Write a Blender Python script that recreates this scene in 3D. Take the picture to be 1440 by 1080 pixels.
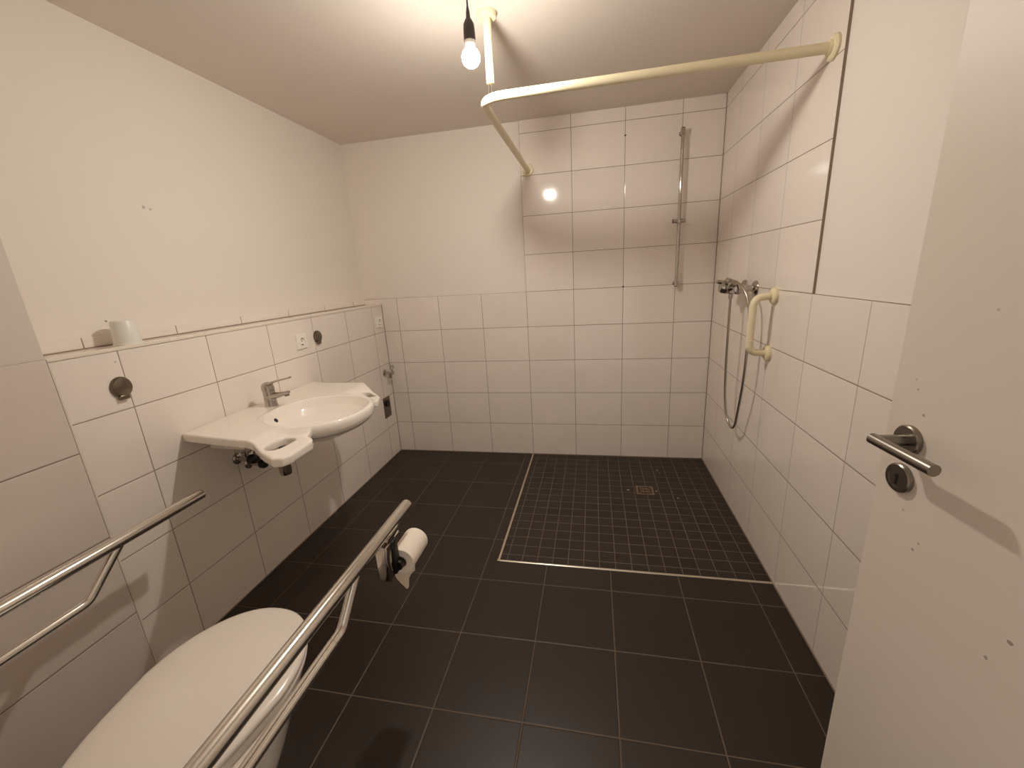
import bpy, bmesh, math, random
from mathutils import Vector, Matrix
random.seed(7)
for o in list(bpy.data.objects): bpy.data.objects.remove(o)
S = bpy.context.scene
C = S.collection
PI = math.pi

# ------------------------------------------------------------------ camera, world, exposure
yaw, pitch, roll, F = -0.2052, -0.2638, -0.0584, 574.54
cy, sy, cp, sp = math.cos(yaw), math.sin(yaw), math.cos(pitch), math.sin(pitch)
fwd = Vector((sy*cp, cy*cp, sp)); rgt = Vector((cy, -sy, 0)); upv = rgt.cross(fwd)
r2 = rgt*math.cos(roll) + upv*math.sin(roll); u2 = upv*math.cos(roll) - rgt*math.sin(roll)
cam = bpy.data.cameras.new('camera'); co = bpy.data.objects.new('camera', cam); C.objects.link(co)
cam.sensor_fit = 'HORIZONTAL'; cam.sensor_width = 36; cam.lens = F/1440*36; cam.clip_start = .01
M = Matrix((r2, u2, -fwd)).transposed().to_4x4(); M.translation = Vector((-.772, -2.9423, 1.3845))
co.matrix_world = M; S.camera = co
W = bpy.data.worlds.new('world'); S.world = W; W.use_nodes = True
W.node_tree.nodes['Background'].inputs[0].default_value = (1.0, .87, .78, 1)
W.node_tree.nodes['Background'].inputs[1].default_value = .6      # dim warm fill added through the doorway, standing in for an unseen hallway
S.view_settings.view_transform = 'Standard'; S.view_settings.look = 'None'
S.view_settings.gamma = 1; S.view_settings.use_curve_mapping = False
S.view_settings.exposure = 0.10
BULB_STRENGTH = 1090.0
BULB_COLOR = (1.0, .925, .83, 1)
S.cycles.max_bounces = 12; S.cycles.diffuse_bounces = 8; S.cycles.glossy_bounces = 6
S.cycles.sample_clamp_indirect = 6
S.cycles.use_denoising = True

# ------------------------------------------------------------------ material helpers
def srgb(r, g, b):
    f = lambda c: (c/255/12.92) if c/255 <= .04045 else ((c/255+.055)/1.055)**2.4
    return (f(r), f(g), f(b), 1)
def new_mat(name):
    m = bpy.data.materials.new(name); m.use_nodes = True
    return m, m.node_tree, m.node_tree.nodes['Principled BSDF']
def mnode(nt, op, a, b=None, c=None):
    n = nt.nodes.new('ShaderNodeMath'); n.operation = op
    for i, v in enumerate((a, b, c)):
        if v is None: continue
        if isinstance(v, (int, float)): n.inputs[i].default_value = v
        else: nt.links.new(v, n.inputs[i])
    return n.outputs[0]
def mixc(nt, fac, a, b):
    n = nt.nodes.new('ShaderNodeMix'); n.data_type = 'RGBA'
    for s, v in ((0, fac), (6, a), (7, b)):
        if isinstance(v, (int, float, tuple)): n.inputs[s].default_value = v
        else: nt.links.new(v, n.inputs[s])
    return n.outputs[2]
def coords(nt):
    t = nt.nodes.new('ShaderNodeTexCoord'); s = nt.nodes.new('ShaderNodeSeparateXYZ')
    nt.links.new(t.outputs['Object'], s.inputs[0]); return t.outputs['Object'], s.outputs
def noise(nt, vec, scale, detail=3, rough=.5):
    n = nt.nodes.new('ShaderNodeTexNoise'); n.inputs['Scale'].default_value = scale
    n.inputs['Detail'].default_value = detail; n.inputs['Roughness'].default_value = rough
    nt.links.new(vec, n.inputs['Vector']); return n.outputs['Fac']
def bump(nt, h, strength, dist):
    b = nt.nodes.new('ShaderNodeBump'); b.inputs['Strength'].default_value = strength
    b.inputs['Distance'].default_value = dist; nt.links.new(h, b.inputs['Height']); return b.outputs[0]
def spots(nt, vec, col, lst, scol):
    """dried marks and drill holes: (point, radius, darkness)"""
    for p, r, k in lst:
        d = nt.nodes.new('ShaderNodeVectorMath'); d.operation = 'DISTANCE'
        w = nt.nodes.new('ShaderNodeVectorMath'); w.operation = 'ADD'
        nz = nt.nodes.new('ShaderNodeTexNoise'); nz.inputs['Scale'].default_value = 120
        nt.links.new(vec, nz.inputs['Vector'])
        sc = nt.nodes.new('ShaderNodeVectorMath'); sc.operation = 'SCALE'; sc.inputs[3].default_value = r*1.2
        nt.links.new(nz.outputs['Color'], sc.inputs[0]); nt.links.new(vec, w.inputs[0]); nt.links.new(sc.outputs[0], w.inputs[1])
        nt.links.new(w.outputs[0], d.inputs[0]); d.inputs[1].default_value = [c + r*.6 for c in p]
        f = mnode(nt, 'MULTIPLY', mnode(nt, 'LESS_THAN', d.outputs['Value'], r), k)
        col = mixc(nt, f, col, scol)
    return col
def tile_mat(name, base, grout, axes, size, off, gap, rough, vary=.04, gloss_wave=.25, groutrough=.8, marks=(), markcol=(0,0,0,1), cloud=.06, spec=.5, grout_vary=0, thin_u=1):
    m, nt, p = new_mat(name)
    vec, xyz = coords(nt)
    u, v = xyz[axes[0]], xyz[axes[1]]
    def edge(c, s, o):
        q = mnode(nt, 'DIVIDE', mnode(nt, 'SUBTRACT', c, o), s)
        fl = mnode(nt, 'FLOOR', q); fr = mnode(nt, 'SUBTRACT', q, fl)
        d = mnode(nt, 'MULTIPLY', mnode(nt, 'MINIMUM', fr, mnode(nt, 'SUBTRACT', 1, fr)), s)
        return d, fl
    du, fu = edge(u, size[0], off[0]); dv, fv = edge(v, size[1], off[1])
    d = mnode(nt, 'MINIMUM', mnode(nt, 'MULTIPLY', du, thin_u), dv)
    mr = nt.nodes.new('ShaderNodeMapRange'); mr.interpolation_type = 'SMOOTHSTEP'
    nt.links.new(d, mr.inputs[0]); mr.inputs[1].default_value = gap*.42; mr.inputs[2].default_value = gap*.58
    T = mr.outputs[0]                      # 0 in the joint, 1 on the tile
    cb = nt.nodes.new('ShaderNodeCombineXYZ'); nt.links.new(fu, cb.inputs[0]); nt.links.new(fv, cb.inputs[1])
    wn = nt.nodes.new('ShaderNodeTexWhiteNoise'); nt.links.new(cb.outputs[0], wn.inputs['Vector'])
    n1 = noise(nt, vec, 5, 4, .6)
    val = mnode(nt, 'ADD', mnode(nt, 'ADD', 1 - vary/2 - cloud/2, mnode(nt, 'MULTIPLY', wn.outputs['Value'], vary)), mnode(nt, 'MULTIPLY', n1, cloud))
    hs = nt.nodes.new('ShaderNodeHueSaturation'); hs.inputs['Color'].default_value = base; nt.links.new(val, hs.inputs['Value'])
    gcol = grout
    if grout_vary:
        gcol = mixc(nt, noise(nt, vec, 9, 3, .7), grout, tuple(c*grout_vary for c in grout[:3]) + (1,))
    col = mixc(nt, T, gcol, hs.outputs[0])
    col = spots(nt, vec, col, marks, markcol)
    nt.links.new(col, p.inputs['Base Color'])
    rn = mnode(nt, 'ADD', rough*.85, mnode(nt, 'MULTIPLY', noise(nt, vec, 14, 3), rough*.3))
    mx = nt.nodes.new('ShaderNodeMix'); nt.links.new(T, mx.inputs[0]); mx.inputs[2].default_value = groutrough; nt.links.new(rn, mx.inputs[3])
    nt.links.new(mx.outputs[0], p.inputs['Roughness'])
    p.inputs['Specular IOR Level'].default_value = spec
    # rounded tile edge, joint groove and a very slight waviness of the glaze
    ed = nt.nodes.new('ShaderNodeMapRange'); nt.links.new(d, ed.inputs[0]); ed.inputs[1].default_value = gap*.3; ed.inputs[2].default_value = gap*1.3
    h = mnode(nt, 'ADD', ed.outputs[0], mnode(nt, 'MULTIPLY', noise(nt, vec, 10, 2), gloss_wave))
    nt.links.new(bump(nt, h, .5, .0016), p.inputs['Normal'])
    return m
def plain(name, col, rough=.5, metal=0, nscale=0, nb=0, vary=0, spec=.5, coat=0, marks=(), markcol=(0,0,0,1)):
    m, nt, p = new_mat(name)
    vec, xyz = coords(nt)
    n = noise(nt, vec, nscale or 8, 4, .6)
    dk = tuple(c*(1-vary) for c in col[:3]) + (1,)
    c = mixc(nt, n, dk, col); c = spots(nt, vec, c, marks, markcol)
    nt.links.new(c, p.inputs['Base Color'])
    p.inputs['Roughness'].default_value = rough; p.inputs['Metallic'].default_value = metal
    p.inputs['Specular IOR Level'].default_value = spec; p.inputs['Coat Weight'].default_value = coat; p.inputs['Coat Roughness'].default_value = .05
    if nb: nt.links.new(bump(nt, noise(nt, vec, nscale*3, 4), nb, .001), p.inputs['Normal'])
    return m

TILE = srgb(237, 228, 219); GROUT = srgb(150, 132, 116)
TW, TH, H1 = .3337, .25, .253
m_tile_back = tile_mat('glazed_wall_tile_back', TILE, GROUT, (0, 2), (TW, TH), (-1.2423, H1), .0032, .08,
    marks=[((-.575, 0, 2.172), .006, .9), ((-.575, 0, 1.255), .006, .9)], markcol=srgb(40, 34, 28), cloud=.10)
m_tile_right = tile_mat('glazed_wall_tile_right', TILE, GROUT, (1, 2), (TW, TH), (-1.2625, H1), .0032, .075, cloud=.10, thin_u=1.7)
m_tile_pre = tile_mat('glazed_wall_tile_left', TILE, GROUT, (1, 2), (.338, TH), (-.155, H1), .0032, .08, cloud=.10,
    marks=[((-2.373, -1.86, 1.17), .004, .3)], markcol=srgb(90, 80, 70))
m_tile_skirt = tile_mat('glazed_skirting_tile', TILE, GROUT, (1, 2), (.338, 2.0), (-.155, .3), .004, .15)
m_tile_big = tile_mat('large_wall_tile', srgb(218, 207, 199), srgb(135, 116, 104), (1, 2), (.605, .3045), (-2.04, 0.0), .0034, .16, cloud=.08,
    marks=[((-2.373, -2.17, 1.0), .002, .3)])
m_floor = tile_mat('black_floor_tile', srgb(42, 33, 26), srgb(122, 104, 88), (0, 1), (.3013, .3013), (-.097, -1.389), .0034, .42, vary=.16, cloud=.5, gloss_wave=.5, grout_vary=.5, spec=.4)
m_mosaic = tile_mat('black_mosaic_tile', srgb(43, 34, 27), srgb(132, 113, 97), (0, 1), (.0757, .0745), (-.068, -1.200), .0032, .45, vary=.35, cloud=.5, gloss_wave=.8, grout_vary=.5, spec=.4,
    marks=[((-.56, -.497, 0), .007, .9), ((-.385, -.497, 0), .006, .9), ((-.34, -.21, 0), .006, .8), ((-.33, -.25, 0), .004, .8), ((-.27, -.57, 0), .007, .6)], markcol=srgb(190, 170, 150))
m_paint = plain('white_wall_paint', srgb(236, 229, 220), .75, nscale=60, nb=.12, vary=.02, spec=.25,
    marks=[((-2.52, -1.50, 1.72), .006, .45), ((-2.52, -1.475, 1.715), .004, .5), ((-2.52, -1.75, 1.30), .004, .7)], markcol=srgb(90, 78, 66))
m_paint2 = plain('darker_white_wall_paint', srgb(218, 209, 200), .8, nscale=60, nb=.12, vary=.03, spec=.2)  # slightly darker than the other wall paint, used above the large tiles
m_ceil = plain('white_ceiling_paint', srgb(226, 216, 206), .85, nscale=80, nb=.10, vary=.02, spec=.2)
m_trimw = plain('white_edge_profile', srgb(232, 224, 210), .3, nscale=10)
m_silicone = plain('beige_silicone_joint', srgb(150, 132, 116), .5, nscale=20, vary=.1)
m_steel = plain('brushed_steel_profile', srgb(225, 216, 200), .24, metal=1, nscale=40, vary=.08)
m_chrome = plain('polished_chrome', srgb(188, 182, 175), .08, metal=1, nscale=10, vary=.04)
m_satin = plain('satin_steel', srgb(150, 143, 134), .30, metal=1, nscale=60, vary=.12)
m_rail = plain('polished_rail_steel', srgb(224, 219, 212), .16, metal=1, nscale=90, nb=.05, vary=.06)
m_ceramic = plain('white_glazed_ceramic', srgb(243, 236, 226), .10, nscale=4, vary=.01, coat=.4)
m_seat = plain('white_toilet_seat_plastic', srgb(238, 230, 220), .20, nscale=4, vary=.01)
m_cream = plain('cream_coated_tube', srgb(236, 224, 190), .35, nscale=6, vary=.04)
m_door = plain('white_door_lacquer', srgb(226, 216, 204), .45, nscale=5, vary=.03, spec=.4)
m_black = plain('black_rubber', srgb(22, 20, 18), .4, nscale=10)
m_brown = plain('dark_brown_rubber', srgb(52, 42, 36), .5, nscale=10)
m_plastic = plain('white_switch_plastic', srgb(244, 240, 230), .3, nscale=10)
m_cup = plain('translucent_white_plastic', srgb(228, 228, 220), .35, nscale=10)
m_paper = plain('white_tissue_paper', srgb(244, 234, 220), .95, nscale=90, nb=.3, vary=.04, spec=.1)
m_card = plain('grey_cardboard', srgb(150, 130, 112), .9, nscale=40, vary=.1)
m_graymetal = plain('grey_brushed_cover', srgb(128, 118, 106), .28, metal=1, nscale=30, vary=.1)
m_hole = plain('dark_opening', srgb(12, 11, 10), .6, nscale=10)
m_hose = plain('steel_spiral_hose', srgb(178, 170, 158), .30, metal=1, nscale=10, vary=.05)
m_drain = plain('worn_steel_drain', srgb(150, 128, 108), .38, metal=.7, nscale=60, vary=.3)
bm_, nt_, p_ = new_mat('lit_bulb_glass')
p_.inputs['Base Color'].default_value = (1, 1, 1, 1)
p_.inputs['Emission Color'].default_value = BULB_COLOR; p_.inputs['Emission Strength'].default_value = BULB_STRENGTH
tc_ = nt_.nodes.new('ShaderNodeTexCoord'); sp_ = nt_.nodes.new('ShaderNodeSeparateXYZ'); nt_.links.new(tc_.outputs['Object'], sp_.inputs[0])
mr_ = nt_.nodes.new('ShaderNodeMapRange'); nt_.links.new(sp_.outputs[2], mr_.inputs[0])       # an LED bulb: the dome glows, the neck gives little light
mr_.inputs[1].default_value = -.222+.008; mr_.inputs[2].default_value = -.222-.014; mr_.inputs[3].default_value = BULB_STRENGTH*.07; mr_.inputs[4].default_value = BULB_STRENGTH
nt_.links.new(mr_.outputs[0], p_.inputs['Emission Strength'])
m_bulb = bm_

# ------------------------------------------------------------------ geometry helpers
def obj(name, bm, mat, parent=None, smooth=True, sharp=35):
    bmesh.ops.recalc_face_normals(bm, faces=bm.faces[:])
    me = bpy.data.meshes.new(name); bm.to_mesh(me); bm.free()
    for mm in (mat if isinstance(mat, (list, tuple)) else [mat]): me.materials.append(mm)
    if smooth:
        me.polygons.foreach_set('use_smooth', [True]*len(me.polygons)); me.set_sharp_from_angle(angle=math.radians(sharp))
    o = bpy.data.objects.new(name, me); C.objects.link(o)
    if parent: o.parent = parent
    return o
def box(bm, a, b, mi=0):
    vs = [bm.verts.new((x, y, z)) for x in (a[0], b[0]) for y in (a[1], b[1]) for z in (a[2], b[2])]
    for q in ((0,1,3,2), (4,6,7,5), (0,4,5,1), (2,3,7,6), (0,2,6,4), (1,5,7,3)):
        f = bm.faces.new([vs[i] for i in q]); f.material_index = mi
    return vs
def bevbox(a, b, r, seg=3):
    bm = bmesh.new(); box(bm, a, b)
    bmesh.ops.bevel(bm, geom=bm.edges[:], offset=r, segments=seg, profile=.5, affect='EDGES'); return bm
def frame(d):
    d = Vector(d).normalized(); a = Vector((0, 0, 1)) if abs(d.z) < .9 else Vector((0, 1, 0))
    u = d.cross(a).normalized(); return u, d.cross(u).normalized()
def loft(bm, rings, cap0=True, cap1=True, close=True):
    vr = [[bm.verts.new(p) for p in r] for r in rings]
    n = len(vr[0])
    for a, b in zip(vr, vr[1:]):
        for i in range(n if close else n-1):
            j = (i+1) % n; bm.faces.new((a[i], a[j], b[j], b[i]))
    if cap0: bm.faces.new(vr[0][::-1])
    if cap1: bm.faces.new(vr[-1])
    return vr
def tube(bm, pts, r, n=20, cap=True, rs=None):
    pts = [Vector(p) for p in pts]; rings = []
    u = None
    for i, p in enumerate(pts):
        t = (pts[min(i+1, len(pts)-1)] - pts[max(i-1, 0)]).normalized()
        if u is None: u, v = frame(t)
        else:
            u = (u - t*u.dot(t)).normalized(); v = t.cross(u).normalized()
        rr = rs[i] if rs else r
        rings.append([p + (u*math.cos(2*PI*k/n) + v*math.sin(2*PI*k/n))*rr for k in range(n)])
    loft(bm, rings, cap, cap)
def lathe(bm, base, axis, prof, n=28):
    """prof: list of (distance along axis, radius)"""
    base = Vector(base); ax = Vector(axis).normalized(); u, v = frame(ax); rings = []
    for d, r in prof:
        r = max(r, 1e-5)
        rings.append([base + ax*d + (u*math.cos(2*PI*k/n) + v*math.sin(2*PI*k/n))*r for k in range(n)])
    loft(bm, rings)
def fillet(pts, r, seg=8):
    """rounds the inner corners of a polyline"""
    pts = [Vector(p) for p in pts]; out = [pts[0]]
    for a, b, c in zip(pts, pts[1:], pts[2:]):
        d1 = (a-b).normalized(); d2 = (c-b).normalized(); ang = d1.angle(d2)
        if abs(ang-PI) < .02: out.append(b); continue
        L = min(r/math.tan(ang/2), (a-b).length*.49, (c-b).length*.49)
        p0, p1 = b+d1*L, b+d2*L
        for k in range(seg+1):
            t = k/seg; out.append(p0*(1-t)**2 + b*2*t*(1-t) + p1*t*t)
    out.append(pts[-1]); return out
def catmull(P, n=10):
    P = [Vector(p) for p in P]; P = [P[0]*2-P[1]] + P + [P[-1]*2-P[-2]]; out = []
    for i in range(1, len(P)-2):
        for k in range(n):
            t = k/n; a, b, c, d = P[i-1:i+3]
            out.append(.5*((2*b)+(-a+c)*t+(2*a-5*b+4*c-d)*t*t+(-a+3*b-3*c+d)*t**3))
    out.append(P[-2]); return out
def empty(name, loc, label, cat, group=None, rz=0):
    o = bpy.data.objects.new(name, None); C.objects.link(o); o.location = loc; o.rotation_euler = (0, 0, rz)
    o.empty_display_size = .05
    return tag(o, label, cat, group)
def tag(o, label, cat, group=None):
    o['label'] = label; o['category'] = cat
    if group: o['group'] = group
    return o
def struct(o, label=None):
    o['kind'] = 'structure'
    if label: o['label'] = label
    return o
def local(o):
    """meshes are written in world coordinates; returns the shift to the parent's frame"""
    return Matrix.Translation(-o.location)
def part(name, bm, mat, parent, label=None, **k):
    base = parent
    off = Vector((0, 0, 0))
    while base is not None: off += base.location; base = base.parent
    bmesh.ops.translate(bm, verts=bm.verts[:], vec=-off)
    o = obj(name, bm, mat, parent, **k)
    if label: o['label'] = label
    return o
def apply_mods(o):
    dg = bpy.context.evaluated_depsgraph_get(); me = bpy.data.meshes.new_from_object(o.evaluated_get(dg))
    o.modifiers.clear(); o.data = me; return o
def world_mesh(bm, name, mat, loc):
    """a stand-alone mesh with its origin at loc"""
    bmesh.ops.translate(bm, verts=bm.verts[:], vec=-Vector(loc)); o = obj(name, bm, mat); o.location = loc; return o

# ------------------------------------------------------------------ the room
XP, XT, XW = -2.373, -2.362, -2.52          # tiled ledge wall, toilet side wall, painted wall above the ledge
H, ZT, ZL = 2.328, 1.253, 1.214             # ceiling, top of tiling, top of the ledge
YE = -2.04                                  # end of the ledge wall
YF, YT = -3.05, -2.86                       # door wall, wall behind the toilet
def quad(bm, pts, mi=0):
    f = bm.faces.new([bm.verts.new(p) for p in pts]); f.material_index = mi
bm = bmesh.new()
box(bm, (-2.7, YF-.1, -.12), (.12, .1, 0), 0)
for f in bm.faces: f.material_index = 0
bmesh.ops.bisect_plane(bm, geom=bm.verts[:]+bm.edges[:]+bm.faces[:], plane_co=(-1.243, 0, 0), plane_no=(1, 0, 0))
bmesh.ops.bisect_plane(bm, geom=bm.verts[:]+bm.edges[:]+bm.faces[:], plane_co=(0, -1.253, 0), plane_no=(0, 1, 0))
for f in bm.faces:
    c = f.calc_center_median()
    if c.z > -.01 and c.x > -1.243 and c.y > -1.253: f.material_index = 1
struct(obj('floor', bm, [m_floor, m_mosaic], smooth=False))
bm = bmesh.new(); box(bm, (-2.7, YF-.1, H), (.12, .1, H+.1)); struct(obj('ceiling', bm, m_ceil, smooth=False))
# back wall: plaster behind, tiles 8 mm proud
bm = bmesh.new()
box(bm, (-2.7, .008, 0), (.12, .12, H), 0)
box(bm, (XW, 0, 0), (-1.2423, .0081, ZT), 1)
box(bm, (-1.2423, 0, 0), (0.01, .0081, H), 1)
struct(obj('wall_back', bm, [m_paint, m_tile_back], smooth=False))
# right wall
bm = bmesh.new()
box(bm, (.008, YF-.1, 0), (.12, .12, H), 0)
box(bm, (0, YF, 0), (.0081, .01, ZT), 1)
box(bm, (0, -1.2625, ZT), (.0081, .01, H), 1)
struct(obj('wall_right', bm, [m_paint, m_tile_right], smooth=False))
# left wall: painted wall, the tiled ledge wall in front of it, and the wall beside the toilet
bm = bmesh.new()
box(bm, (XW-.15, YE-.02, 0), (XW, .12, H), 0)
box(bm, (XW-.01, YE, 0), (XP, .005, ZL), 1)
box(bm, (XW-.01, YE, ZL), (XW+.008, .001, ZT), 2)
box(bm, (XW-.15, YF, 1.2165), (XT-.006, YE, H), 4)
box(bm, (XW-.15, YF, 0), (XT, YE, 1.2165), 3)
struct(obj('wall_left', bm, [m_paint, m_tile_pre, m_tile_skirt, m_tile_big, m_paint2], smooth=False))
# the wall with the doorway and the boxed-out wall behind the toilet
bm = bmesh.new()
box(bm, (-2.7, YF-.12, 0), (-1.12, YF, H)); box(bm, (-.19, YF-.12, 0), (.12, YF, H)); box(bm, (-1.12, YF-.12, 2.03), (-.19, YF, H))
box(bm, (-2.6, YF-.01, 0), (-1.22, YT, H))
struct(obj('wall_front', bm, m_paint, smooth=False))
# profiles and silicone joints
def trim(n, boxes, mat, r=0):
    bm = bmesh.new()
    for a, b in boxes: box(bm, a, b)
    if r: bmesh.ops.bevel(bm, geom=bm.edges[:], offset=r, segments=2, affect='EDGES')
    return struct(obj('trim_%d' % n, bm, mat))
bm = bmesh.new()
def arc_profile(p0, p1, across, w=.0068, h=.0042):
    p0, p1, ac = Vector(p0), Vector(p1), Vector(across)
    sec = [(-w, -.006), (-w, .0006)] + [(-w*math.cos(PI*k/10), .0006+h*math.sin(PI*k/10)) for k in range(1, 10)] + [(w, .0006), (w, -.006)]
    loft(bm, [[p + ac*u + Vector((0, 0, v)) for u, v in sec] for p in (p0, p1)])
arc_profile((-1.2440, -.001, 0), (-1.2440, -1.2603, 0), (1, 0, 0)); arc_profile((-1.2508, -1.2535, 0), (-.001, -1.2535, 0), (0, 1, 0))
struct(obj('trim_1', bm, m_steel))
trim(2, [((XP-.012, YE+.002, ZL-.010), (XP+.003, -.001, ZL+.003))], m_trimw, .003)
trim(3, [((XP-.008, YE+.003, 0.001), (XP+.0018, YE+.013, ZL-.012))], m_trimw, .002)
trim(4, [((-.0008, -1.2645, ZT), (.0085, -1.2618, H))], m_silicone, .001)
bm = bmesh.new()
box(bm, (-.0035, -.0035, .001), (.002, .002, H)); box(bm, (XP-.002, -.003, 0), (XP+.003, .002, ZL))
box(bm, (XP, -.0035, 0), (0, .001, .004)); box(bm, (-.0035, YF, 0), (.001, -.002, .004)); box(bm, (XP-.001, YE, 0), (XP+.0035, -.002, .004))
box(bm, (XW+.006, YE, ZL-.002), (XW+.0115, -.001, ZL+.0035)); box(bm, (XP-.001, YE+.0005, 0), (XP+.002, YE+.0028, ZL-.005))
struct(obj('trim_5', bm, m_silicone, smooth=False))

# ------------------------------------------------------------------ open door
th = .086
t = Vector((math.sin(th), -math.cos(th), 0)); nn = Vector((-math.cos(th), -math.sin(th), 0))
R0 = Vector((-.2412, -2.1777, 0))
# local frame: X along the leaf towards the hinge, Y out of the face the camera sees, Z up
DM = Matrix((( t.x, nn.x, 0, R0.x), (t.y, nn.y, 0, R0.y), (0, 0, 1, 0), (0, 0, 0, 1)))
bm = bevbox((-.053, -.040, .008), (.80, 0, 2.01), .0012, 1)
m_door_l = plain('white_door_lacquer_marked', srgb(226, 216, 204), .45, nscale=5, vary=.03, spec=.4, markcol=srgb(120, 104, 90),
    marks=[((.015, 0, 1.121), .0022, .7), ((.015, 0, .945), .0025, .35), ((.056, 0, .906), .0022, .6), ((.048, 0, .889), .003, .6), ((.211, 0, .866), .004, .7), ((.19, 0, .818), .003, .6), ((-.005, 0, 1.16), .002, .5), ((-.012, 0, 1.175), .002, .4), ((.09, 0, 1.30), .002, .4)])
door = obj('door_1', bm, m_door_l); struct(door, 'white door leaf standing open along the right wall'); door.matrix_world = DM
bm = bmesh.new(); lathe(bm, (0, 0, 1.071), (0, 1, 0), [(0, .026), (.007, .026), (.009, .024), (.009, .001)], 40)
ros = obj('handle_rosette', bm, m_satin, door)
bm = bmesh.new(); tube(bm, fillet([(0, .008, 1.071), (0, .053, 1.071), (.004, .053, 1.071)], .001, 1)[:2], .0095, 24)
pts = [(-.0095, .053, 1.071), (.113, .053, 1.071)]
tube(bm, pts, .0095, 28)
hd = obj('door_handle', bm, m_satin, door)
bm = bmesh.new(); lathe(bm, (-.001, 0, .999), (0, 1, 0), [(0, .026), (.007, .026), (.009, .024), (.009, .0165), (.0085, .0163), (.0085, .001)], 40)
kr = obj('keyhole_rosette', bm, m_satin, door)
bm = bmesh.new(); lathe(bm, (-.001, .0085, 1.003), (0, 1, 0), [(0, .0042), (.0012, .0042)], 20); box(bm, (-.003, .0085, .988), (.001, .0097, 1.003))
obj('keyhole', bm, m_hole, kr)

# ------------------------------------------------------------------ lamp
B = Vector((-1.181, -1.346, 2.106))
lamp = empty('pendant_bulb', (B.x, B.y, H), 'bare lit bulb in a dark rubber socket hanging from the ceiling on a black cable', 'lamp')
bm = bmesh.new(); R = .031
prof = [(R*(1-math.cos(a)), R*math.sin(a)) for a in [k*PI/18 for k in range(0, 14)]]
prof += [(.052, .0185), (.058, .0165), (.060, .016)]
lathe(bm, B-Vector((0, 0, R)), (0, 0, 1), prof, 36)
gl = part('bulb', bm, m_bulb, lamp)
bm = bmesh.new(); lathe(bm, B+Vector((0, 0, .0285)), (0, 0, 1), [(0, .0170), (.012, .0172), (.014, .0165), (.022, .0160)], 30)
part('bulb_collar', bm, m_plastic, lamp)
bm = bmesh.new(); lathe(bm, B+Vector((0, 0, .047)), (0, 0, 1), [(0, .0165), (0, .0200), (.03, .0195), (.048, .018), (.060, .012), (.066, .0075), (.082, .0065), (.098, .0035), (.100, .003)], 30)
part('socket', bm, m_brown, lamp)
bm = bmesh.new(); tube(bm, [B+Vector((0, 0, .14)), (B.x, B.y, H-.012)], .0028, 12); part('cable', bm, m_black, lamp)
bm = bmesh.new(); lathe(bm, (B.x, B.y, H), (0, 0, -1), [(0, .02), (.004, .02), (.012, .008), (.013, .001)], 20); part('ceiling_plug', bm, m_black, lamp)

# ------------------------------------------------------------------ shower curtain rod
ZR, YR, XR = 2.034, -1.200, -1.195
rod = empty('curtain_rod', (XR, YR, ZR), 'cream L-shaped shower curtain rod running round the shower corner under the ceiling', 'curtain rod')
bm = bmesh.new(); tube(bm, fillet([(XR, -.006, ZR), (XR, YR, ZR), (-.006, YR, ZR)], .10, 14), .0165, 28); part('tube', bm, m_cream, rod)
for p, a in (((XR, 0, ZR), (0, -1, 0)), ((0, YR, ZR), (-1, 0, 0))):
    bm = bmesh.new(); lathe(bm, p, a, [(0, .038), (.008, .038), (.013, .033), (.014, .022), (.022, .0195), (.022, .01)], 36); part('wall_flange', bm, m_cream, rod)
SX, SY = -1.160, -1.150
bm = bmesh.new(); lathe(bm, (SX, SY, H), (0, 0, -1), [(0, .037), (.012, .037), (.018, .033), (.018, .01)], 36); part('ceiling_flange', bm, m_cream, rod)
bm = bmesh.new(); tube(bm, [(SX, SY, H-.01), (SX, SY, 2.098)], .0155, 24); part('ceiling_post', bm, m_cream, rod)
bm = bmesh.new()
for d in (-.006, .006): tube(bm, [(SX+d, SY-d*.3, 2.11), (SX+d-.004, SY-d*.3-.006, ZR+.008)], .0022, 8)
part('fixing_pin', bm, m_satin, rod, 'thin dark metal pins')

# ------------------------------------------------------------------ shower riser rail
bx_, by_ = -.245, -.052
riser = empty('shower_rail', (bx_, 0, 1.246), 'slim chrome vertical shower rail with a slider on the tiled back wall', 'shower rail')
bm = bmesh.new(); tube(bm, [(bx_, by_, 1.246), (bx_, by_, 2.160)], .0105, 24); part('rail', bm, m_chrome, riser)
for z, s in ((1.262, -1), (2.143, 1)):
    bm = bmesh.new(); lathe(bm, (bx_, 0, z), (0, -1, 0), [(0, .015), (.003, .015), (.005, .0115), (.040, .0115), (.046, .0125)], 24)
    lathe(bm, (bx_, by_, z-.018), (0, 0, 1), [(0, .008), (.002, .0135), (.034, .0135), (.036, .008)], 24)
    b_ = part('wall_bracket', bm, m_chrome, riser)
    bm = bmesh.new(); lathe(bm, (bx_, by_, 2.160 if s > 0 else 1.246), (0, 0, s), [(-.004, .0112), (.003, .0112), (.004, .006)], 20); part('end_cap', bm, m_black, riser)
bm = bmesh.new(); lathe(bm, (bx_, by_, 1.626), (0, 0, 1), [(0, .013), (.002, .017), (.030, .017), (.032, .013)], 24)
tube(bm, [(bx_-.034, by_-.006, 1.642), (bx_+.036, by_-.006, 1.642)], .0105, 20)
sl = part('slider', bm, m_chrome, riser)
bm = bmesh.new(); lathe(bm, (bx_-.034, by_-.006, 1.642), (-1, 0, 0), [(0, .0125), (.006, .0125), (.007, .010)], 20); part('clamp_knob', bm, m_satin, sl)

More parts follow.
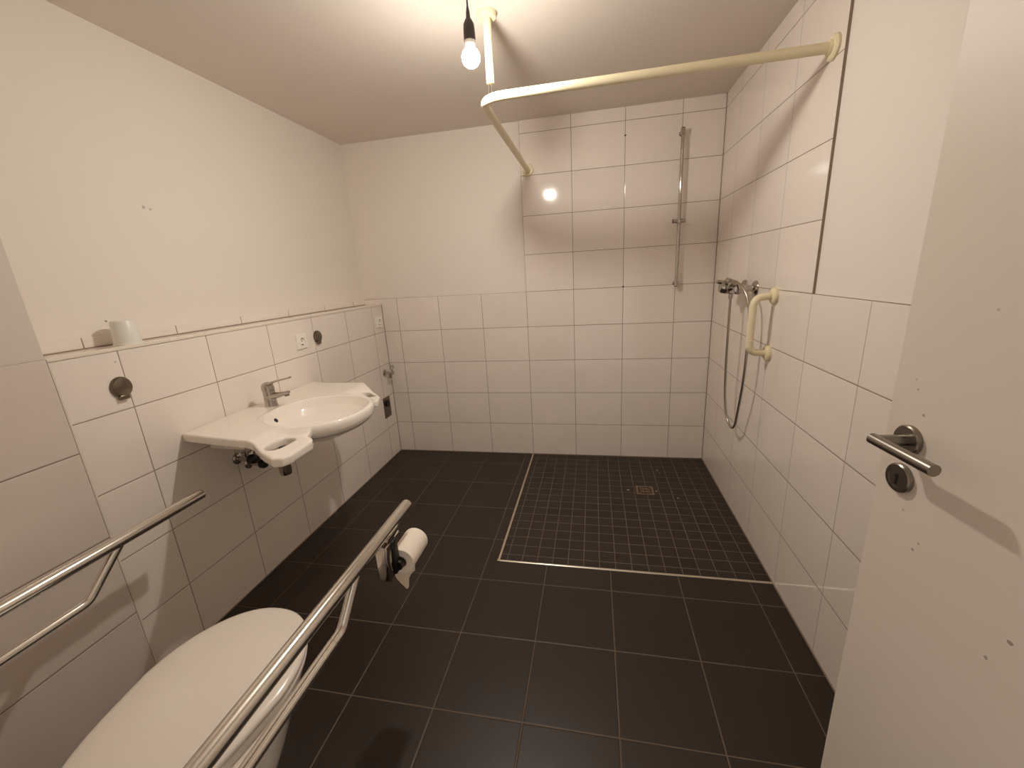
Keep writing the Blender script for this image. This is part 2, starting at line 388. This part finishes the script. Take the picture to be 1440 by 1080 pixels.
# ------------------------------------------------------------------ shower mixer and hose
MX, MY, MZ = -.078, -.65, 1.250
mix = empty('shower_mixer', (0, MY, MZ), 'chrome single lever shower mixer on the right tiled wall beside the grab handle', 'shower tap')
for y in (-.725, -.575):
    bm = bmesh.new(); lathe(bm, (0, y, MZ), (-1, 0, 0), [(0, .036), (.004, .036), (.012, .030), (.018, .020), (.019, .016), (.06, .016)], 32); part('escutcheon', bm, m_chrome, mix)
    bm = bmesh.new(); lathe(bm, (-.045, y, MZ), (-1, 0, 0), [(0, .016), (.003, .018), (.018, .018), (.020, .016)], 6); part('union_nut', bm, m_chrome, mix)
bm = bmesh.new(); lathe(bm, (MX-.008, -.765, MZ), (0, 1, 0), [(0, .014), (.005, .025), (.03, .0265), (.200, .0265), (.226, .025), (.231, .014)], 28)
lathe(bm, (MX+.01, MY, MZ), (-1, 0, .12), [(0, .030), (.04, .0325), (.062, .032), (.076, .026), (.078, .006)], 28)
part('mixer_body', bm, m_chrome, mix)
bm = bmesh.new()
sec = [(-.070, .022, .010, .024), (-.095, .021, .011, .026), (-.120, .017, .010, .029), (-.140, .016, .010, .032), (-.158, .014, .008, .034), (-.163, .008, .004, .034)]
loft(bm, [[Vector((x, MY + 1.2*w*math.cos(2*PI*k/20), MZ+dz+1.2*h*math.sin(2*PI*k/20))) for k in range(20)] for x, w, h, dz in sec])
part('lever', bm, m_chrome, mix)
bm = bmesh.new(); lathe(bm, (-.085, -.635, MZ-.014), (0, 0, -1), [(0, .012), (.012, .012), (.013, .0105), (.030, .0105), (.040, .009)], 24); part('hose_outlet', bm, m_chrome, mix)
HS = catmull([(-.085, -.635, 1.205), (-.085, -.637, 1.15), (-.082, -.634, 1.0), (-.076, -.626, .82), (-.070, -.632, .66), (-.062, -.66, .565), (-.056, -.715, .527), (-.056, -.775, .56), (-.060, -.815, .66), (-.066, -.862, .80), (-.068, -.880, .94), (-.068, -.878, 1.08), (-.070, -.860, 1.18), (-.082, -.825, 1.245), (-.100, -.765, 1.283), (-.112, -.705, 1.291)], 14)
bm = bmesh.new()
n = len(HS); tube(bm, HS, .0062, 12, rs=[.0060 + (.0006 if i % 2 else 0) for i in range(n)])
hose = world_mesh(bm, 'shower_hose', m_hose, HS[0]); tag(hose, 'grey metal shower hose hanging in a long loop below the chrome mixer', 'hose')
bm = bmesh.new(); lathe(bm, HS[-1]+Vector((-.0, -.01, 0)), (-.15, .9, .03), [(0, .0085), (.010, .0105), (.034, .0125), (.038, .0115), (.038, .007)], 20)
part('hose_nut', bm, m_chrome, hose)

# ------------------------------------------------------------------ plastic grab handle
gh = empty('grab_handle', (0, -.976, 1.10), 'cream plastic vertical grab handle screwed to the tiles right of the shower mixer', 'grab handle')
G0, G1 = Vector((0, -.955, 1.228)), Vector((0, -.947, .974))
bm = bmesh.new(); tube(bm, fillet([G0+Vector((-.01, 0, 0)), (-.088, -.966, 1.222), (-.088, -.960, .982), G1+Vector((-.01, 0, 0))], .048, 10), .0155, 26)
part('grip', bm, m_cream, gh)
for g in (G0, G1):
    bm = bmesh.new(); lathe(bm, g, (-1, 0, 0), [(0, .035), (.006, .0365), (.012, .035), (.018, .028), (.020, .017), (.024, .016)], 34); part('wall_flange', bm, m_cream, gh)
for zz in (1.170, 1.033):
    bm = bmesh.new(); lathe(bm, (-.088, -.963, zz), (0, 0, 1), [(0, .0150), (.0005, .0159), (.0025, .0159), (.003, .0150)], 26); part('seam_ring', bm, m_trimw, gh)

# ------------------------------------------------------------------ floor drain
dr = empty('floor_drain', (-.456, -.497, 0), 'small square metal floor drain with a slotted grate in the mosaic shower floor', 'drain')
bm = bmesh.new(); a, b, zt = .053, .041, .003
for q in (((-a,-a), (a,-b)), ((-a,b), (a,a)), ((-a,-b), (-b,b)), ((b,-b), (a,b))):
    box(bm, (-.456+q[0][0], -.497+q[0][1], .0005), (-.456+q[1][0], -.497+q[1][1], zt))
part('drain_frame', bm, m_drain, dr)
bm = bmesh.new(); box(bm, (-.456-b, -.497-b, .0002), (-.456+b, -.497+b, .0008)); part('drain_well', bm, m_hole, dr)
bm = bmesh.new()
for rr in (.012, .024):
    pts = [(-.456+rr*math.cos(k*PI/12), -.497+rr*math.sin(k*PI/12), .0022) for k in range(25)]; tube(bm, pts, .0028, 8)
for k in range(4):
    c_, s_ = math.cos(k*PI/2+PI/4), math.sin(k*PI/2+PI/4); tube(bm, [(-.456+c_*.012, -.497+s_*.012, .002), (-.456+c_*.052, -.497+s_*.052, .002)], .003, 8)
for k in range(4):
    c_, s_ = math.cos(k*PI/2), math.sin(k*PI/2); tube(bm, [(-.456+c_*.024-s_*.012, -.497+s_*.024+c_*.012, .002), (-.456+c_*.040-s_*.012, -.497+s_*.040+c_*.012, .002)], .0022, 8)
    tube(bm, [(-.456+c_*.024+s_*.012, -.497+s_*.024-c_*.012, .002), (-.456+c_*.040+s_*.012, -.497+s_*.040-c_*.012, .002)], .0022, 8)
part('grate', bm, m_drain, dr)

# ------------------------------------------------------------------ washbasin
ZB = .848
outl = [(XP+.001, -.925), (XP+.02, -.915), (-2.32, -.935), (-2.25, -.945), (-2.12, -.945), (-2.025, -.948), (-1.920, -1.045), (-1.825, -1.145), (-1.805, -1.20), (-1.80, -1.30),
        (-1.87, -1.60), (-1.855, -1.655), (-1.815, -1.680), (-1.797, -1.71), (-1.793, -1.825), (-1.806, -1.855), (-1.84, -1.862), (-1.92, -1.818), (-1.99, -1.775), (-2.03, -1.764), (-2.20, -1.745), (-2.34, -1.722), (XP+.001, -1.715)]
def prism(bm, pts, z0, z1):
    lo = [bm.verts.new((x, y, z0)) for x, y in pts]; hi = [bm.verts.new((x, y, z1)) for x, y in pts]
    n = len(pts); bm.faces.new(lo[::-1]); bm.faces.new(hi)
    for i in range(n): bm.faces.new((lo[i], lo[(i+1) % n], hi[(i+1) % n], hi[i]))
def slab(pts, r):
    P = [(Vector((x, y, 0))) for x, y in pts]; out = []
    n = len(P)
    return [(v.x, v.y) for v in P]
def tmp(bm):
    bmesh.ops.recalc_face_normals(bm, faces=bm.faces[:]); me = bpy.data.meshes.new('t'); bm.to_mesh(me); bm.free()
    o = bpy.data.objects.new('t', me); C.objects.link(o); return o
BC = Vector((-1.978, -1.415, 0))
def ell(cx, cyy, a, b, z, n=56, e=2.15):
    out = []
    for k in range(n):
        w = 2*PI*k/n; c_, s_ = math.cos(w), math.sin(w)
        out.append(Vector((cx + a*math.copysign(abs(c_)**(2/e), c_), cyy + b*math.copysign(abs(s_)**(2/e), s_), z)))
    return out
bm = bmesh.new(); prism(bm, outl, ZB-.034, ZB); base = tmp(bm)
adds, cuts = [], []
bm = bmesh.new(); loft(bm, [ell(BC.x, BC.y, .06, .06, ZB-.125), ell(BC.x, BC.y, .11, .11, ZB-.112), ell(BC.x, BC.y, .16, .16, ZB-.090), ell(BC.x, BC.y, .207, .203, ZB-.066), ell(BC.x, BC.y, .226, .224, ZB-.050), ell(BC.x, BC.y, .232, .231, ZB-.030), ell(BC.x, BC.y, .233, .232, ZB-.008), ell(BC.x, BC.y, .228, .226, ZB+.004)]); adds.append(tmp(bm))
bm = bmesh.new(); box(bm, (XP+.001, -1.62, ZB-.11), (-2.2, -1.08, ZB-.02)); adds.append(tmp(bm))      # mounting block under the deck
bm = bmesh.new(); loft(bm, [ell(BC.x-.03, BC.y, .05, .05, ZB-.102), ell(BC.x-.02, BC.y, .11, .11, ZB-.092), ell(BC.x-.012, BC.y, .160, .155, ZB-.068), ell(BC.x-.004, BC.y, .192, .190, ZB-.035), ell(BC.x, BC.y, .206, .207, ZB-.008), ell(BC.x, BC.y, .216, .217, ZB+.02)]); cuts.append(tmp(bm))
def slot(cx, cyy, dx, dy, L, r):
    """oblong grip hole"""
    d = Vector((dx, dy, 0)).normalized(); u = Vector((-d.y, d.x, 0)); out = []
    for s in (1, -1):
        for k in range(9):
            a = -PI/2 + PI*k/8
            out.append(Vector((cx, cyy, 0)) + d*s*(L/2-r) + (d*math.cos(a)*s + u*math.sin(a)*s)*r)
    bm = bmesh.new(); prism(bm, [(p.x, p.y) for p in out], ZB-.08, ZB+.05); return tmp(bm)
cuts.append(slot(-1.908, -1.737, .10, 1, .116, .032)); cuts.append(slot(-1.905, -1.112, .78, -.60, .110, .018))
for k, (lst, op) in enumerate(((adds, 'UNION'), (cuts, 'DIFFERENCE'))):
    for o in lst:
        md = base.modifiers.new('b', 'BOOLEAN'); md.operation = op; md.object = o; md.solver = 'EXACT'
md = base.modifiers.new('r', 'REMESH'); md.mode = 'VOXEL'; md.voxel_size = .0042; md.use_smooth_shade = True
md = base.modifiers.new('s', 'SMOOTH'); md.factor = .5; md.iterations = 9
apply_mods(base)
for o in adds+cuts: bpy.data.objects.remove(o)
for v in base.data.vertices:                      # keep the back flush on the wall
    if v.co.x < XP+.001: v.co.x = XP+.001
def sstep(a, b, x):
    q = min(1, max(0, (x-a)/(b-a))); return q*q*(3-2*q)
for v in base.data.vertices:                      # the grip lobes sit a little lower than the bowl rim
    dd = math.hypot(v.co.x-BC.x, v.co.y-BC.y)
    v.co.z -= .020*sstep(.224, .262, dd)*sstep(-2.03, -1.90, v.co.x)*sstep(ZB-.12, ZB-.04, v.co.z)
base.data.materials.clear(); base.data.materials.append(m_ceramic)
base.data.polygons.foreach_set('use_smooth', [True]*len(base.data.polygons))
basin = empty('washbasin', (XP, -1.345, ZB), 'white ceramic wall-hung washbasin with oval bowl and two grip holes in its deck', 'sink')
base.name = 'basin'; base.data.name = 'basin'; base.parent = basin
for v in base.data.vertices: v.co -= basin.location
from mathutils.bvhtree import BVHTree
bvh = BVHTree.FromPolygons([v.co for v in base.data.vertices], [p.vertices for p in base.data.polygons])
hp, hn, _, _ = bvh.ray_cast(Vector((BC.x, BC.y, ZB-.038))-basin.location, Vector((-1, -.22, 0)))
hp = hp + basin.location
bm = bmesh.new(); lathe(bm, hp, hn, [(-.004, .0105), (.0012, .0105), (.0018, .009)], 22)
part('overflow_hole', bm, m_hole, basin, 'dark round overflow hole')
bm = bmesh.new(); lathe(bm, (BC.x-.03, BC.y, ZB-.102), (0, 0, 1), [(0, .03), (.004, .03), (.007, .022), (.007, .002)], 28); part('drain_plug', bm, m_chrome, basin)

# ------------------------------------------------------------------ basin tap
TX, TY = -2.264, -1.360
tap = empty('basin_tap', (TX, TY, ZB), 'chrome single lever tap on the deck of the white washbasin', 'tap')
bm = bmesh.new(); lathe(bm, (TX, TY, ZB-.001), (0, 0, 1), [(0, .0265), (.003, .0275), (.006, .0262), (.05, .0258), (.072, .0262), (.075, .0250)], 32)
loft(bm, [[Vector((TX+x, TY + w*math.cos(2*PI*k/18), ZB+z+h*math.sin(2*PI*k/18))) for k in range(18)] for x, w, h, z in ((.005, .021, .017, .046), (.03, .019, .0155, .049), (.06, .0165, .0125, .054), (.085, .0145, .0095, .060), (.104, .0135, .0085, .064), (.108, .010, .006, .065))])
tb = part('tap_body', bm, m_chrome, tap)
bm = bmesh.new(); lathe(bm, (TX+.094, TY, ZB+.058), (.12, 0, -1), [(0, .0105), (.010, .0105), (.011, .008)], 20); part('aerator', bm, m_satin, tb)
bm = bmesh.new(); lathe(bm, (TX, TY, ZB+.074), (-.10, 0, 1), [(0, .0265), (.012, .0275), (.026, .0250), (.036, .0175), (.040, .006)], 30)
loft(bm, [[Vector((TX+x, TY + w*math.cos(2*PI*k/18), ZB+z+h*math.sin(2*PI*k/18))) for k in range(18)] for x, w, h, z in ((-.005, .018, .008, .100), (.02, .016, .007, .109), (.045, .012, .0055, .117), (.085, .0110, .0045, .126), (.128, .0105, .0045, .135), (.132, .007, .002, .1355))])
part('lever', bm, m_chrome, tap)

# ------------------------------------------------------------------ plumbing below the basin
trap = empty('bottle_trap', (-2.20, -1.43, .528), 'chrome bottle trap hanging below the bowl of the washbasin', 'drain pipe')
bm = bmesh.new(); lathe(bm, (-2.20, -1.43, .528), (0, 0, 1), [(0, .012), (.004, .024), (.018, .027), (.022, .027), (.05, .027), (.053, .0295), (.074, .0295), (.077, .026), (.10, .026), (.104, .0165), (.13, .0165)], 28)
part('trap_cup', bm, m_chrome, trap)
bm = bmesh.new(); tube(bm, fillet([(-2.20, -1.43, .64), (-2.18, -1.43, .70), (-2.05, -1.43, .70)], .02, 5), .016, 20)
tube(bm, [(-2.20, -1.43, .612), (XP+.003, -1.43, .612)], .016, 20)
lathe(bm, (XP, -1.43, .612), (1, 0, 0), [(0, .034), (.006, .034), (.010, .028), (.010, .01)], 28)
part('waste_pipe', bm, m_chrome, trap)
for (y, z, lab) in ((-1.505, .640, 'dark chrome shut-off valve under the basin, the one nearer the toilet'), (-1.452, .592, 'dark chrome shut-off valve under the basin, the one next to the bottle trap')):
    av = empty('angle_valve', (XP, y, z), lab, 'valve', 'shut-off valves under the washbasin')
    bm = bmesh.new(); lathe(bm, (XP, y, z), (1, 0, 0), [(0, .026), (.004, .026), (.009, .018), (.010, .011), (.050, .011), (.052, .013), (.066, .013), (.068, .009)], 24)
    lathe(bm, (XP+.045, y, z), (0, 0, 1), [(0, .009), (.02, .009), (.022, .011), (.034, .011), (.036, .005)], 20); part('valve_body', bm, m_chrome, av)
    bm = bmesh.new(); lathe(bm, (XP+.066, y, z), (1, 0, 0), [(0, .012), (.004, .021), (.020, .0225), (.030, .018), (.034, .008)], 24); part('valve_knob', bm, m_black, av, 'glossy black knob')
    bm = bmesh.new(); tube(bm, [(XP+.045, y, z+.03), (XP+.045, y, ZB-.116)], .0045, 10); part('supply_hose', bm, m_hose, av)

# ------------------------------------------------------------------ fittings on the ledge wall
def disc_cover(y, z, lab):
    o = empty('oval_wall_fitting', (XP, y, z), lab, 'wall fitting', 'mirror fittings above the washbasin')
    bm = bmesh.new(); R = [[Vector((XP+d, y+(.0335*s)*math.cos(2*PI*k/32), z+(.036*s)*math.sin(2*PI*k/32))) for k in range(32)] for d, s in ((0, 1), (.006, 1), (.012, .88), (.015, .6), (.016, .1))]
    loft(bm, R); part('cover_plate', bm, m_graymetal, o)
    bm = bevbox((XP+.002, y-.020, z-.043), (XP+.016, y+.012, z-.026), .004); part('clip', bm, m_graymetal, o)
disc_cover(-1.868, 1.083, 'grey metal round fitting on the tiles nearest the toilet, below the white cup')
disc_cover(-.806, 1.090, 'grey metal round fitting on the tiles right of the wall socket above the basin')
def socket(y, z, lab):
    o = empty('wall_socket', (XP, y, z), lab, 'socket', 'white wall sockets')
    bm = bmesh.new(); N = 40
    def sq(d, h): return [Vector((XP+d, y+h*math.cos(2*PI*k/N)/max(abs(math.cos(2*PI*k/N)), abs(math.sin(2*PI*k/N))), z+h*math.sin(2*PI*k/N)/max(abs(math.cos(2*PI*k/N)), abs(math.sin(2*PI*k/N))))) for k in range(N)]
    def ci(d, r): return [Vector((XP+d, y+r*math.cos(2*PI*k/N), z+r*math.sin(2*PI*k/N))) for k in range(N)]
    loft(bm, [sq(0, .040), sq(.009, .040), sq(.011, .038), ci(.011, .0275), ci(0, .0275)], False, False)
    part('socket_frame', bm, m_plastic, o)
    bm = bmesh.new(); loft(bm, [ci(.001, .027), ci(.0125, .027), ci(.0135, .0255), ci(.0135, .0205), ci(.0012, .0195)], False, True)
    ins = part('socket_insert', bm, m_plastic, o)
    bm = bmesh.new()
    for s in (-1, 1): lathe(bm, (XP+.0011, y+s*.0095, z), (1, 0, 0), [(0, .0034), (.0008, .0034)], 14)
    box(bm, (XP+.001, y-.003, z+.0155), (XP+.0125, y+.003, z+.0200)); box(bm, (XP+.001, y-.003, z-.0200), (XP+.0125, y+.003, z-.0155))
    part('contact', bm, m_hole, ins, 'dark socket openings')
socket(-.950, 1.086, 'white wall socket above the washbasin, left of the round metal fitting')
socket(-.078, 1.086, 'white wall socket in the far corner of the ledge wall')
vl = empty('appliance_valve', (XP, -.095, .695), 'small chrome washing machine valve in the far corner above the steel cover plate', 'valve')
bm = bmesh.new(); lathe(bm, (XP, -.095, .695), (1, 0, 0), [(0, .028), (.004, .028), (.010, .018), (.012, .012), (.055, .012), (.056, .014), (.075, .014), (.077, .008)], 26)
lathe(bm, (XP+.045, -.095, .695), (0, 0, -1), [(0, .012), (.02, .012), (.022, .015), (.042, .015), (.043, .009)], 22); part('valve_body', bm, m_chrome, vl)
bm = bmesh.new(); lathe(bm, (XP+.048, -.097, .700), (.2, .6, .75), [(0, .008), (.012, .008), (.016, .011), (.05, .012), (.056, .009)], 18); part('valve_handle', bm, m_chrome, vl)
cv = empty('siphon_cover_plate', (XP, -.128, .42), 'narrow steel cover plate with a dark round outlet low in the far corner', 'cover plate')
part('plate', bevbox((XP, -.180, .342), (XP+.003, -.076, .502), .001, 1), m_graymetal, cv)
bm = bmesh.new(); lathe(bm, (XP+.003, -.128, .452), (1, 0, 0), [(0, .024), (.012, .024), (.013, .020)], 26); part('outlet', bm, m_hole, cv, 'black round outlet')

# ------------------------------------------------------------------ cup on the ledge
cx_, cyy_ = -2.445, -1.752
bm = bmesh.new(); lathe(bm, (cx_, cyy_, ZL), (0, 0, 1), [(0, .040), (0, .0425), (.004, .0425), (.006, .0405), (.082, .0345), (.086, .032), (.087, .010), (.087, .001)], 40)
cup = world_mesh(bm, 'plastic_cup', m_cup, (cx_, cyy_, ZL)); tag(cup, 'upside-down white plastic cup standing on the tiled ledge', 'cup')

# ------------------------------------------------------------------ toilet
TCX = -1.732
def egg(hw, yf, ym, yb, z, cx=TCX, taper=.82, n=64, eb=4.0):
    """outline: half ellipse in front (towards +y), tapered round-cornered back"""
    out = []
    for k in range(n):
        w = 2*PI*k/n; c_, s_ = math.cos(w), math.sin(w)
        if s_ >= 0:
            out.append(Vector((cx+hw*math.copysign(abs(c_)**(.94), c_), ym+(yf-ym)*s_**.98, z)))
        else:
            q = abs(s_)**(2/eb); yy = ym-(ym-yb)*q
            out.append(Vector((cx+hw*math.copysign(abs(c_)**(2/eb), c_)*(1-(1-taper)*q), yy, z)))
    return out
wc = empty('toilet', (TCX, YT, 0), 'white wall-hung toilet with closed lid between the two steel support rails', 'toilet')
bm = bmesh.new()
YB = YT+.002
loft(bm, [egg(0.1049, -2.3881, -2.5622, YB, 0.0339, taper=1, eb=8), egg(0.1311, -2.3042, -2.5308, YB, 0.0496, taper=1, eb=8), egg(0.1573, -2.2308, -2.4783, YB, 0.1231, taper=1, eb=8), egg(0.1731, -2.1573, -2.4259, YB, 0.2175, taper=1, eb=8), egg(0.1846, -2.1101, -2.3734, YB, 0.3067, taper=1, eb=8), egg(0.193, -2.0818, -2.342, YB, 0.3486, taper=1, eb=8), egg(0.1951, -2.0755, -2.342, YB, 0.3727, taper=1, eb=8), egg(0.1909, -2.0818, -2.342, YB, 0.379, taper=1, eb=8)])
part('bowl', bm, m_ceramic, wc)
bm = bmesh.new()
loft(bm, [egg(0.193, -2.0776, -2.3105, -2.5832, 0.3806), egg(0.2004, -2.0692, -2.3105, -2.5832, 0.3843), egg(0.2025, -2.0661, -2.3105, -2.5832, 0.3937), egg(0.1993, -2.0703, -2.3105, -2.5832, 0.4011), egg(0.1888, -2.0839, -2.3105, -2.578, 0.4032)])
part('seat', bm, m_seat, wc)
bm = bmesh.new()
loft(bm, [egg(0.1951, -2.0713, -2.3105, -2.5832, 0.4047), egg(0.2035, -2.0629, -2.3105, -2.5832, 0.4074), egg(0.2056, -2.0598, -2.3105, -2.5832, 0.4147), egg(0.2046, -2.0608, -2.3105, -2.5832, 0.4199), egg(0.1993, -2.0671, -2.3105, -2.5801, 0.4241), egg(0.1867, -2.0818, -2.3105, -2.5706, 0.4278), egg(0.1469, -2.1259, -2.321, -2.5413, 0.432), egg(0.0839, -2.1993, -2.3315, -2.4783, 0.4346), egg(0.021, -2.3042, -2.342, -2.3944, 0.4357)])
part('lid', bm, m_seat, wc, sharp=60)
for s in (-1, 1):
    bm = bmesh.new(); tube(bm, [(TCX+s*.10, -2.615, 0.3958), (TCX+s*.05, -2.615, 0.3958)], .012, 18); lathe(bm, (TCX+s*.075, -2.615, 0.378), (0, 0, 1), [(0, .018), (.01, .018), (.012, .012)], 20); part('hinge', bm, m_chrome, wc)

# ------------------------------------------------------------------ support rails beside the toilet
def support_rail(x, ytip, z, zl, yj, yb_, lab, seam):
    o = empty('support_rail', (x, YT, z), lab, 'grab rail', 'fold-down steel rails beside the toilet')
    bm = bmesh.new(); tube(bm, [(x, YT+.035, z), (x, ytip-.005, z), (x, ytip-.001, z), (x, ytip, z)], .018, 32, rs=[.0178, .0178, .0170, .0142]); part('upper_tube', bm, m_rail, o)
    bm = bmesh.new(); tube(bm, fillet([(x, yj, z-.008), (x, yb_, zl), (x, YT+.035, zl)], .039, 8), .0124, 26); part('lower_tube', bm, m_rail, o)
    bm = bevbox((x-.045, YT+.0, zl-.06), (x+.045, YT+.008, z+.06), .003); mp = part('mounting_plate', bm, m_satin, o)
    bm = bmesh.new(); box(bm, (x-.02, YT+.006, zl-.03), (x+.02, YT+.045, z+.02)); part('hinge', bm, m_satin, o)
    if seam:
        bm = bmesh.new(); lathe(bm, (x, yb_-.035, zl), (0, -1, 0), [(0, .0124), (.001, .0131), (.004, .0131), (.005, .0124)], 24); part('sleeve_ring', bm, m_rail, o)
    return o
support_rail(-2.160, -1.866, .682, .566, -2.140, -2.249, 'polished steel support rail next to the left wall, beyond the toilet lid', False)
support_rail(-1.358, -1.877, .695, .594, -2.172, -2.262, 'polished steel support rail carrying the toilet paper holder', True)

# ------------------------------------------------------------------ paper holder and roll on the right rail
RX = -1.358
ph = empty('toilet_paper_holder', (RX, -2.0118, 0.6751), 'chrome and black toilet paper holder clipped under the right support rail', 'toilet paper holder')
part('cover_plate', bevbox((RX-0.0224, -2.0543, 0.5521), (RX+0.0157, -2.0252, 0.6662), .004), m_chrome, ph)
part('holder_body', bevbox((RX-0.0157, -2.0258, 0.5560), (RX+0.0200, -1.9984, 0.6639), .002), m_black, ph, 'black plastic body')
part('rail_clip', bevbox((RX-0.0134, -2.0397, 0.6617), (RX+0.0145, -1.9727, 0.6818), .002), m_chrome, ph)
PX, PZ = RX+.019, 0.5745
bm = bmesh.new(); tube(bm, [(PX, -2.014, PZ), (PX, -1.8888, PZ)], .0145, 20); part('spindle', bm, m_black, ph)
bm = bmesh.new(); 
def ring(y, r): return [Vector((PX+r*math.cos(2*PI*k/40), y, PZ+r*math.sin(2*PI*k/40))) for k in range(40)]
ya, yb2 = -1.9939, -1.8843
loft(bm, [ring(ya, .0165), ring(ya, .0402), ring(yb2, .0402), ring(yb2, .0165), ring(ya, .0165)], False, False)
roll_ = world_mesh(bm, 'toilet_roll', m_paper, (PX, ya, PZ)); tag(roll_, 'half-used roll of white toilet paper hanging beside the right support rail', 'toilet paper')
bm = bmesh.new(); loft(bm, [ring(ya-.0008, .0160), ring(ya-.0008, .0185), ring(yb2+.0005, .0185), ring(yb2+.0005, .0160), ring(ya-.0008, .0160)], False, False)
part('cardboard_core', bm, m_card, roll_)
bm = bmesh.new(); cols = []
NR, NC = 12, 24
for i in range(NR+1):
    tt = i/NR; row = []
    for j in range(NC+1):
        s = j/NC
        K = ((0, .062), (.18, .082), (.42, .116), (.52, .112), (.60, .088), (.78, .084), (1, .074))     # torn edge
        for (s0, l0), (s1, l1) in zip(K, K[1:]):
            if s0 <= s <= s1: L = l0+(l1-l0)*(s-s0)/(s1-s0)
        z = PZ - L*1.118*tt
        y = ya + (yb2-ya)*s*(1-.42*tt)
        x = PX - .0397 + (.038*s*min(1, tt*2.5)) - .004*math.sin(3*PI*s)*tt + .008*tt
        row.append(bm.verts.new((x, y + .012*tt*(1-s), z)))
    cols.append(row)
for a, b in zip(cols, cols[1:]):
    for j in range(NC): bm.faces.new((a[j], a[j+1], b[j+1], b[j]))
bmesh.ops.solidify(bm, geom=bm.faces[:], thickness=.0006)
part('loose_sheet', bm, m_paper, roll_)
